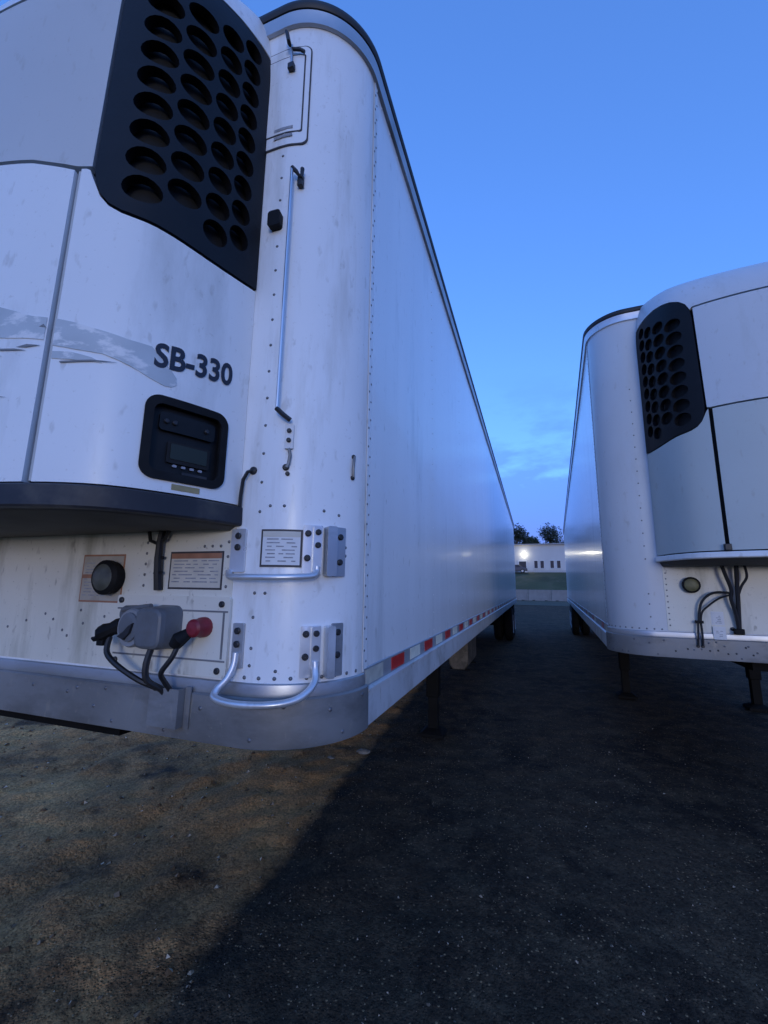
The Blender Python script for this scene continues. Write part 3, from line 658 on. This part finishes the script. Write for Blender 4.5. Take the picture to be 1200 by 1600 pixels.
# long thin vent rod
rod = MB().tube([wall(.074, 2.223, .03), wall(.075, 2.6, .03), wall(.076, 3.0, .03), wall(.076, 3.247, .03)], .0065, 8).build('vent_rod', 'steel_rod', R0)
MB().tube([wall(.076, 3.245, .03), wall(.092, 3.225, .03), wall(.110, 3.205, .02), wall(.112, 3.25, .02)], .0085, 8).build('rod_hook', 'bolt_black', rod)
MB().tube([wall(.072, 2.228, .03), wall(.094, 2.205, .03), wall(.118, 2.187, .02)], .009, 8).build('rod_lever', 'bolt_black', rod)
MB().box(wall(.106, 3.20, .01), (.022, .02, .05)).build('rod_hook_base', 'bolt_black', rod, bevel=.003)
ck = panel(wall, rrect(.100, .130, 2.085, 2.178, .004), .010, .012, (), .03).build('rod_clip', 'label_white', R0)
for z in (2.115, 2.15): bolt(.115, z, .012, ck, .0085)
ch = MB().tube([wall(.117, 2.085, .01), wall(.122, 2.06, .012), wall(.118, 2.03, .01), wall(.112, 2.015, .012)], .006, 7).build('chain', 'alu_dull', R0)
bolt(.115, 1.995, 0, ch, .008); bolt(.108, 2.018, 0, ch, .012)
kn = panel(wall, rrect(-.010, .040, 2.992, 3.060, .012), .03, .030, (), .03).build('rubber_stop', 'rubber', R0)
mk = MB().tube([wall(.372, 2.095, .006), wall(.366, 2.07, .010), wall(.363, 2.045, .010), wall(.369, 2.015, .006)], .0055, 7).build('door_holdback', 'alu_dull', R0)
bolt(.372, 2.095, .0, mk, .009); bolt(.369, 2.012, .0, mk, .009)
gm = MB().tube([wall(-.015, 2.010, .005), wall(-.028, 2.003, .016), wall(-.045, 1.975, .016), wall(-.052, 1.92, .014), wall(-.056, 1.87, .010)], .0065, 8).build('drain_hose', 'cable', R0)
MB().lathe(wall(-.015, 2.010, -.002), (0, -1, 0), [(0, .016), (.008, .014), (.012, .006), (.012, .001)], 10).build('grommet', 'cable', gm)
# lower nose skin panel under the unit, gauge, stickers, plates
panel(wall, [(-1.95, 1.300), (-.068, 1.300), (-.068, 1.83), (-1.95, 1.83)], .003, .003, (), .3).build('nose_skin', 'nose_white', R0)
extra = [(-.095, 1.34 + .052 * i) for i in range(9)] + [(-.47, 1.60 + .04 * i) for i in range(6)] + [(-1.2 + .11 * i, 1.42 + .03 * (i % 3)) for i in range(6)] + [(-.93, 1.46), (-.84, 1.40), (-.78, 1.50), (-.20, 1.742), (-.165, 1.742), (-.128, 1.742)]
rivets(extra, .0065, 'rivet_row', R0, off=.003)
rivets([(.02, 1.345), (.11, 1.33), (.06, 1.58), (.31, 1.86), (.25, 1.87), (.11, 1.88), (.345, 1.745), (.345, 1.715), (.06, 1.88)], .0065, 'rivet_row', R0)
st = label_plate(R0, -.80, -.575, 1.532, 1.718, 'label_tan', 'gauge_sticker', 1.0, border='label_rust')
panel(wall, [(-.793, 1.625), (-.72, 1.625), (-.72, 1.640), (-.793, 1.640)], .001, .0066, (), .05).build('label_band', 'label_rust', st)
ga = MB().lathe(wall(-.625, 1.628, .004), (0, -1, 0), [(0, .060), (.018, .060), (.022, .066), (.040, .066), (.046, .060), (.050, .050)], 24).build('gauge', 'rubber', R0)
MB().lathe(wall(-.625, 1.628, .050), (0, -1, 0), [(0, .055), (.006, .045), (.010, .025), (.011, .0005)], 24).build('gauge_lens', 'gauge', ga)
label_plate(R0, -.352, -.112, 1.588, 1.724, 'label_cream', 'data_plate', 1.3, band='label_rust')
label_plate(R0, .036, .178, 1.668, 1.797, 'label_white', 'data_plate', .9, band='label_cream')
cbl = MB().tube([wall(-.375, 1.80, .03), wall(-.383, 1.76, .03), wall(-.388, 1.70, .025), wall(-.387, 1.64, .02), wall(-.386, 1.585, .012)], [.012, .012, .014, .015, .016], 8).build('drain_cable', 'cable', R0)
for z in (1.70, 1.645): MB().tube([wall(-.405, z, .02), wall(-.366, z + .003, .024)], .006, 6).build('cable_clip', 'cable', cbl)
MB().tube([wall(-.44, 1.80, .03), wall(-.43, 1.765, .03), wall(-.40, 1.755, .03), wall(-.36, 1.77, .03), wall(-.345, 1.80, .03)], .007, 6).build('hose_loop', 'cable', R0)
# connection plate with electrical socket and air couplings
nb = panel(wall, rrect(-.578, -.062, 1.300, 1.564, .012), .012, .014, (), .1).build('connection_plate', 'nose_white', R0)
for (a, b, c, d) in ((-.572, -.068, 1.512, 1.518), (-.572, -.068, 1.350, 1.356)): panel(wall, [(a, c), (b, c), (b, d), (a, d)], .001, .0152, (), .3).build('plate_rib', 'alu_dull', nb)
panel(wall, [(-.088, 1.36), (-.080, 1.36), (-.080, 1.512), (-.088, 1.512)], .001, .0152, (), .3).build('plate_rib', 'alu_dull', nb)
for u, z in ((-.555, 1.545), (-.095, 1.54), (-.095, 1.322), (-.555, 1.33)): bolt(u, z, .014, nb, .011)
def yb(u, z, d): return wall(u, z, d)
def puff(prof, steps, cu, cz):
    mb = MB(); n = len(prof)
    for (o0, s0), (o1, s1) in zip(steps[:-1], steps[1:]):
        a = [yb(cu + (p[0] - cu) * s0, cz + (p[1] - cz) * s0, o0) for p in prof]; b = [yb(cu + (p[0] - cu) * s1, cz + (p[1] - cz) * s1, o1) for p in prof]
        mb.add(a + b, [(i, (i + 1) % n, (i + 1) % n + n, i + n) for i in range(n)])
    o, k = steps[-1]; mb.add([yb(cu + (p[0] - cu) * k, cz + (p[1] - cz) * k, o) for p in prof], [tuple(range(n))]); return mb
so = puff(rrect(-.385, -.262, 1.385, 1.528, .030, 4), [(.014, 1.05), (.025, 1.0), (.085, .97), (.100, .90), (.105, .78)], -.32, 1.455).build('electrical_socket', 'socket_grey', R0)
ld_ = puff(ell(-.408, 1.455, .058, .066, 22), [(.018, .92), (.03, 1.0), (.090, 1.0), (.098, .93)], -.408, 1.455).build('socket_lid', 'socket_lid', so)
puff(ell(-.408, 1.458, .043, .050, 20), [(.097, 1.0), (.104, .97), (.106, .7)], -.408, 1.458).build('lid_ring', 'socket_grey', so)
puff([(-.445, 1.425), (-.415, 1.415), (-.388, 1.44), (-.378, 1.475), (-.395, 1.465), (-.415, 1.445)], [(.104, 1.0), (.114, .9)], -.41, 1.445).build('lid_latch', 'bolt_black', so)
MB().tube([yb(-.49, 1.512, .06), yb(-.36, 1.528, .06)], .010, 8).build('lid_hinge', 'socket_grey', so)
pg = MB().tube([yb(-0.472, 1.465, .04), yb(-0.487, 1.455, .075), yb(-0.502, 1.447, .085), yb(-0.520, 1.438, .092), yb(-0.538, 1.430, .096), yb(-0.546, 1.426, .098)], [.030, .033, .027, .034, .031, .016], 9, flat=.85).build('air_coupling', 'rubber', R0)
MB().lathe(yb(-0.477, 1.498, .014), (-.2, -1, 0), [(0, .030), (.04, .030), (.048, .024), (.05, .001)], 14).build('coupling_base', 'socket_grey', pg)
MB().tube([yb(-0.540, 1.420, .098), yb(-0.562, 1.410, .10), yb(-0.574, 1.414, .10)], [.012, .009, .005], 6).build('coupling_tab', 'rubber', pg)
MB().box(yb(-0.532, 1.402, .095), (.03, .02, .024)).build('coupling_lug', 'rubber', pg, bevel=.003)
rg = MB().lathe(yb(-.160, 1.462, .014), (0, -1, 0), [(0, .034), (.02, .034), (.026, .030), (.055, .030), (.062, .022), (.064, .001)], 16).build('air_coupling', 'red_cap', R0)
rg['label'] = 'red air hose coupling'
MB().tube([yb(-.185, 1.445, .06), yb(-.205, 1.425, .08), yb(-.22, 1.405, .08)], [.018, .026, .020], 10).build('coupling_head', 'rubber', rg)
for pts, r in (([yb(-.502, 1.42, .09), yb(-.495, 1.37, .10), yb(-.44, 1.33, .10), yb(-.36, 1.285, .08), yb(-.305, 1.255, .05), yb(-.295, 1.22, .04)], .0095),
               ([yb(-.315, 1.40, .08), yb(-.318, 1.34, .095), yb(-.312, 1.29, .09), yb(-.28, 1.255, .055), yb(-.272, 1.22, .04)], .0105),
               ([yb(-.205, 1.42, .075), yb(-.215, 1.37, .09), yb(-.25, 1.32, .095), yb(-.255, 1.29, .075), yb(-.250, 1.255, .05), yb(-.25, 1.22, .04)], .0085)):
    P = [Vector(p) for p in pts]; D = _cat([tuple(P[0])] + [tuple(p) for p in P[1:]] + [tuple(P[-1] + (P[-1] - P[-2]))], 5)
    MB().tube(D, r, 8).build('hose', 'cable', R0)
u0, u1, za, zb_ = -.330, -.206, 1.140, 1.262; zm, hh = (za + zb_) / 2, zb_ - za
chu = MB().box((-.3 + (u0 + u1) / 2, -.0555, zm), (u1 - u0, .005, hh)).box((-.3 + u0 + .003, -.038, zm), (.005, .030, hh)).box((-.3 + u1 - .003, -.038, zm), (.005, .030, hh)).box((-.3 + (u0 + u1) / 2, -.038, za + .010), (u1 - u0 - .012, .028, .005))
cu = chu.build('hose_guide', 'alu_dull', R0)
MB().box((-.3 + u1 + .012, -.0265, zm), (.022, .005, hh + .01)).build('guide_flange', 'alu_dull', cu)
# grab handles on the corner
def bracket(u0, u1, z0, z1, off, bolts, name='bracket', m='alu_bright', parent=R0, th=.010):
    o = panel(wall, rrect(u0, u1, z0, z1, .004), th, off, (), .03).build(name, m, parent)
    for u, z in bolts: bolt(u, z, off, o, .0115)
    return o
def smooth(pts, n=6):
    return _cat([tuple(p) for p in pts] + [tuple(Vector(pts[-1]) * 2 - Vector(pts[-2]))], n)
bracket(-.080, -.022, 1.650, 1.800, .011, ((-.050, 1.775), (-.050, 1.735)))
gb = MB().tube(smooth([wall(-.078, 1.650, .010), wall(-.070, 1.642, .024), wall(-.05, 1.634, .040), wall(-.02, 1.632, .048), wall(.03, 1.632, .052), wall(.10, 1.632, .052), wall(.16, 1.634, .048), wall(.20, 1.637, .036), wall(.220, 1.644, .024), wall(.228, 1.656, .014), wall(.2285, 1.672, .012)]), .0115, 12).build('grab_handle', 'alu_bright', R0)
hf = panel(wall, rrect(.213, .241, 1.652, 1.812, .005), .014, .0185, (), .03).build('handle_end', 'alu_bright', R0)
for z in (1.790, 1.745): bolt(.227, z, .0185, hf, .0105)
bracket(.180, .246, 1.645, 1.815, .008, ((.195, 1.785), (.195, 1.70)))
p1 = panel(wall, rrect(.252, .284, 1.640, 1.812, .006), .042, .044, (), .03).build('bumper_post', 'alu', R0)
for z in (1.78, 1.69): bolt(.315, z, .006, p1, .0115)
panel(wall, rrect(.286, .338, 1.640, 1.815, .004), .006, .008, (), .03).build('post_flange', 'alu', p1)
bracket(-.046, -.004, 1.335, 1.480, .011, ((-.026, 1.455), (-.026, 1.412)), m='alu')
MB().tube(smooth([wall(-.025, 1.385, .014), wall(-.026, 1.345, .020), wall(-.036, 1.306, .036), wall(-.054, 1.276, .060), wall(-.042, 1.256, .078), wall(.03, 1.247, .086), wall(.11, 1.247, .082), wall(.17, 1.256, .074), wall(.208, 1.278, .058), wall(.230, 1.305, .036), wall(.2335, 1.335, .021), wall(.2335, 1.36, .016)]), .0118, 12).build('grab_handle', 'alu_bright', R0)
hf = panel(wall, rrect(.220, .247, 1.335, 1.472, .005), .014, .0185, (), .03).build('handle_end', 'alu_bright', R0)
for z in (1.450, 1.402): bolt(.2335, z, .0185, hf, .0105)
bracket(.186, .252, 1.308, 1.474, .008, ((.202, 1.448), (.202, 1.375)))
p2 = panel(wall, rrect(.266, .290, 1.305, 1.474, .006), .036, .040, (), .03).build('bumper_post', 'alu_bright', R0)
for z in (1.45, 1.375): bolt(.316, z, .006, p2, .0115)
panel(wall, rrect(.292, .338, 1.305, 1.480, .004), .006, .008, (), .03).build('post_flange', 'alu', p2)

# ------------------------------------------------------------------ the far-side trailer
far = make_trailer('refrigerated_trailer', (1.2163, 2.7599, 0), -0.0495, True, False)
tag(far, 'white refrigerated trailer on the right with a pale greenish lower cooling unit and loose cables', 'trailer', 'parked refrigerated trailers')
R1 = far
panel(wall, [(-1.95, 1.300), (-.088, 1.300), (-.088, 1.80), (-1.95, 1.80)], .003, .003, (), .3).build('nose_skin', 'nose_white', R1)
rivets([(-.105, 1.34 + .045 * i) for i in range(10)], .0065, 'rivet_row', R1, off=.003)
g1 = MB().lathe(wall(-.265, 1.653, .003), (0, -1, 0), [(0, .055), (.02, .055), (.024, .062), (.030, .062), (.034, .048)], 22).build('gauge', 'rubber', R1)
MB().lathe(wall(-.265, 1.653, .034), (0, -1, 0), [(0, .05), (.006, .04), (.009, .02), (.009, .0005)], 22).build('gauge_lens', 'olive', g1)
label_plate(R1, -.455, -.375, 1.355, 1.455, 'label_white', 'data_plate', .7, border='label_white')
label_plate(R1, -.455, -.375, 1.250, 1.345, 'label_white', 'data_plate', .5, border='label_white', off=.016)
def run(pts, r, nm='cable'): return MB().tube(smooth([wall(*p) for p in pts], 6), r, 8).build(nm, 'cable', R1)
run([(-.46, 1.82, .06), (-.48, 1.72, .07), (-.505, 1.62, .06), (-.50, 1.55, .05), (-.52, 1.45, .04), (-.53, 1.36, .03), (-.53, 1.30, .02)], .013)
run([(-.555, 1.82, .06), (-.55, 1.70, .05), (-.545, 1.55, .04), (-.54, 1.42, .03), (-.535, 1.31, .02)], .015)
run([(-.60, 1.82, .06), (-.61, 1.72, .06), (-.575, 1.65, .05), (-.55, 1.58, .04)], .009)
run([(-.505, 1.595, .055), (-.42, 1.60, .05), (-.36, 1.575, .045), (-.315, 1.52, .04), (-.295, 1.44, .035), (-.29, 1.38, .03)], .009)
run([(-.505, 1.585, .055), (-.43, 1.555, .045), (-.36, 1.50, .04), (-.315, 1.45, .035), (-.30, 1.38, .03)], .007)
run([(-.283, 1.375, .03), (-.275, 1.30, .035), (-.268, 1.20, .035)], .007)
run([(-.300, 1.375, .03), (-.300, 1.30, .035), (-.298, 1.20, .035)], .008)
MB().box((-.3 - .29, -.03, 1.375), (.05, .03, .02)).build('cable_clip', 'rubber', R1)
MB().box((-.3 - .53, -.03, 1.315), (.06, .04, .04)).build('cable_clip', 'rubber', R1, bevel=.004)
bolt(-.50, 1.33, .004, R1, .014)
MB().box(unit(.600, 1.905, .008), (.04, .03, .045)).build('door_latch', 'bolt_black', R1, bevel=.004)
for u in (-.268, -.298): bolt(u, 1.195, .022, R1, .012)
rivets([(-.56, 1.20), (-.60, 1.15), (-.50, 1.155), (-.45, 1.15), (-.39, 1.17), (-.34, 1.165), (-.2, 1.17), (-.12, 1.15)], .009, 'rail_rivets', R1, off=.022, m='bolt_black')
MIR[0] = False

# ------------------------------------------------------------------ background: barrier, building, trees, car
def barrier(x):
    e = empty('concrete_barrier', (x, 62.2, 0.0)); L_ = 2.96
    pr = [(-.32, 0), (-.32, .12), (-.16, .42), (-.10, 1.50), (.10, 1.50), (.16, .42), (.32, .12), (.32, 0)]
    vs = [(sx, yy, zz) for sx in (-L_ / 2, L_ / 2) for yy, zz in pr]; n = 8
    MB().add(vs, [tuple(range(n)), tuple(range(2 * n - 1, n - 1, -1))] + [(i, i + n, (i + 1) % n + n, (i + 1) % n) for i in range(n)]).build('barrier_body', 'concrete', e, bevel=.02)
    for sx in (-.8, .8): MB().box((sx, -.315, .06), (.35, .03, .08)).build('lifting_slot', 'void_black', e)
    return e
NB = 11; names = ['first', 'second', 'third', 'fourth', 'fifth', 'sixth', 'seventh', 'eighth', 'ninth', 'tenth', 'eleventh']
for i in range(NB):
    b = barrier(-13.5 + 3.0 * i)
    tag(b, '%s from the left of the grey concrete barriers below the grassy bank' % names[i], 'barrier', 'concrete barriers along the bank')

bl = empty('long_building', (0, 77, 4.4))
tag(bl, 'long low white building with small dark windows above the grassy bank', 'building')
BX0, BX1, BH = -26, 34, 4.75
MB().box(((BX0 + BX1) / 2, 5, BH / 2 - .15), (BX1 - BX0, 10, BH + .3)).build('wall', 'wall_far', bl)
MB().add([(BX0 - .3, -.4, BH + .1), (BX1 + .3, -.4, BH + .28), (BX1 + .3, 5, BH + .75), (BX0 - .3, 5, BH + .55), (BX0 - .3, 10.4, BH + .1), (BX1 + .3, 10.4, BH + .28), (BX0 - .3, -.4, BH), (BX1 + .3, -.4, BH + .0), (BX0 - .3, 10.4, BH), (BX1 + .3, 10.4, BH)], [(0, 1, 2, 3), (3, 2, 5, 4), (6, 7, 1, 0), (9, 8, 4, 5), (0, 3, 4, 8, 6), (1, 7, 9, 5, 2), (6, 8, 9, 7)]).build('roof', 'roof_far', bl)
MB().box(((BX0 + BX1) / 2, -.03, .12), (BX1 - BX0, .06, .5)).build('plinth', 'wall_base', bl)
def win(x, w, z0, z1):
    f = MB().box((x, -.03, (z0 + z1) / 2), (w + .14, .07, z1 - z0 + .14)).build('window', 'window_frame', bl)
    MB().box((x, -.055, (z0 + z1) / 2), (w, .04, z1 - z0)).build('pane', 'pane', f)
    MB().box((x, -.07, z0 - .11), (w + .3, .14, .06)).build('sill', 'wall_base', f)
for x in (1.35, 2.35, 3.95, 5.0, 7.4, 8.4, 11.5, 12.5, -6.0, -7.0, -10.5, -11.5, 15.5, 16.5): win(x, .55, .75, 2.0)
dr = MB().box((-.85, -.04, 1.05), (1.5, .08, 2.1)).build('door', 'window_frame', bl)
MB().box((-.85, -.07, 1.35), (1.2, .06, 1.1)).build('pane', 'pane', dr)
MB().box((-.25, -.10, 1.0), (.06, .06, .2)).build('handle', 'alu_dull', dr)
lm = MB().box((-.55, -.12, 3.25), (.5, .24, .34)).build('wall_lamp', 'lamp_house', bl, bevel=.02)
MB().box((-.55, -.27, 3.22), (.54, .10, .40)).build('lamp_glass', 'lamp_glow', lm, bevel=.02)
ld = bpy.data.lights.new('lamp_light', 'POINT'); ld.energy = 9; ld.color = (1.0, .93, .72); ld.shadow_soft_size = .15
lo = bpy.data.objects.new('lamp_light', ld); col.objects.link(lo); lo.parent = lm; lo.location = (-.55, -.55, 3.2)

def tree(x, y, z, h, rw, m, seed, label, nl=4200):
    rnd = random.Random(seed); e = empty('tree', (x, y, z)); tag(e, label, 'tree', 'dark trees behind the long building')
    tk = MB(); tk.tube([(0, 0, -.3), (.1, 0, h * .25), (-.05, .1, h * .5), (.1, 0, h * .85)], [h * .03, h * .024, h * .017, h * .004], 8); blobs = []
    for k in range(11):
        a = rnd.random() * 6.28; zz = h * rnd.uniform(.14, .8); d = rw * rnd.uniform(.35, .85) * (1.15 - zz / h); ex = (d * math.cos(a), d * math.sin(a), zz + h * rnd.uniform(.05, .18))
        tk.tube([(0, 0, zz * .85), (ex[0] * .5, ex[1] * .5, (zz + ex[2]) / 2), ex], [h * .011, h * .007, h * .002], 6); blobs.append((ex, rw * rnd.uniform(.32, .58)))
    blobs.append(((0, 0, h * .88), rw * .4))
    tk.build('trunk', 'bark', e)
    cr_ = MB()
    for _ in range(nl):
        c, r = rnd.choice(blobs); p = Vector((rnd.gauss(0, 1), rnd.gauss(0, 1), rnd.gauss(0, .8))).normalized() * r * rnd.random() ** .4 + Vector(c)
        s = rnd.uniform(.12, .30); d1 = Vector((rnd.gauss(0, 1), rnd.gauss(0, 1), rnd.gauss(0, 1))).normalized(); d2 = d1.orthogonal().normalized()
        cr_.add([p - d1 * s, p + d2 * s * .5, p + d1 * s, p - d2 * s * .5], [(0, 1, 2, 3)])
    cr_.build('crown', m, e, 10)
tree(-2.6, 104, 4.6, 11.6, 4.6, 'leaf_dark', 1, 'dark tree at the left end of the gap, tallest over the white roof')
tree(.6, 110, 4.6, 9.6, 3.4, 'leaf', 2, 'small round tree right of the tallest, over the white roof')
tree(5.0, 107, 4.6, 11.2, 4.6, 'leaf_dark', 3, 'broad dark tree in the middle of the gap over the white roof')
tree(9.6, 112, 4.6, 8.6, 3.2, 'leaf', 4, 'low tree just left of the right trailer over the white roof')
tree(-9.5, 108, 4.6, 11.5, 4.4, 'leaf_dark', 5, 'dark tree hidden behind the left trailer, far left of the row')
tree(15.5, 108, 4.6, 11.0, 4.2, 'leaf_dark', 6, 'dark tree hidden behind the right trailer, far right of the row')

car = empty('parked_car', (-2.1, 75.0, 4.25)); tag(car, 'small dark car parked in front of the long white building', 'car')
bp = [(-2.0, .35), (-2.05, .62), (-1.9, .82), (-1.1, .90), (-.55, 1.36), (.65, 1.40), (1.35, .95), (1.95, .85), (2.05, .55), (2.0, .32)]
def xsec(y, k): return [(x, y, .35 + (z - .35) * k) for x, z in bp]
n = len(bp); vs = xsec(-.85, .97) + xsec(.85, .97)
MB().add(vs, [tuple(range(n)), tuple(range(2 * n - 1, n - 1, -1))] + [(i, i + n, (i + 1) % n + n, (i + 1) % n) for i in range(n)]).build('body', 'car_paint', car, bevel=.06)
for x0_, x1_ in ((-.85, 0.0), (.08, .95)):
    MB().add([(x0_ + (.25 if x0_ < 0 else 0), -.865, 1.28), (x1_ - (.28 if x0_ > 0 else 0), -.865, 1.28), (x1_, -.865, .93), (x0_, -.865, .93)], [(0, 1, 2, 3)]).build('side_window', 'pane', car)
for x in (-1.3, 1.25):
    for y_ in (-.8, .8):
        t = MB().lathe((x, y_, .32), (0, -1 if y_ < 0 else 1, 0), [(-.1, .2), (-.1, .29), (-.06, .32), (.06, .32), (.1, .29), (.1, .2)], 20).build('wheel', 'tyre', car)
        MB().lathe((x, y_, .32), (0, -1 if y_ < 0 else 1, 0), [(.085, .2), (.07, .12), (.08, .05), (.08, .001)], 16).build('rim', 'rim', t)
for y_ in (-.6, .6): MB().box((2.0, y_, .66), (.08, .3, .12)).build('headlight', 'label_white', car)
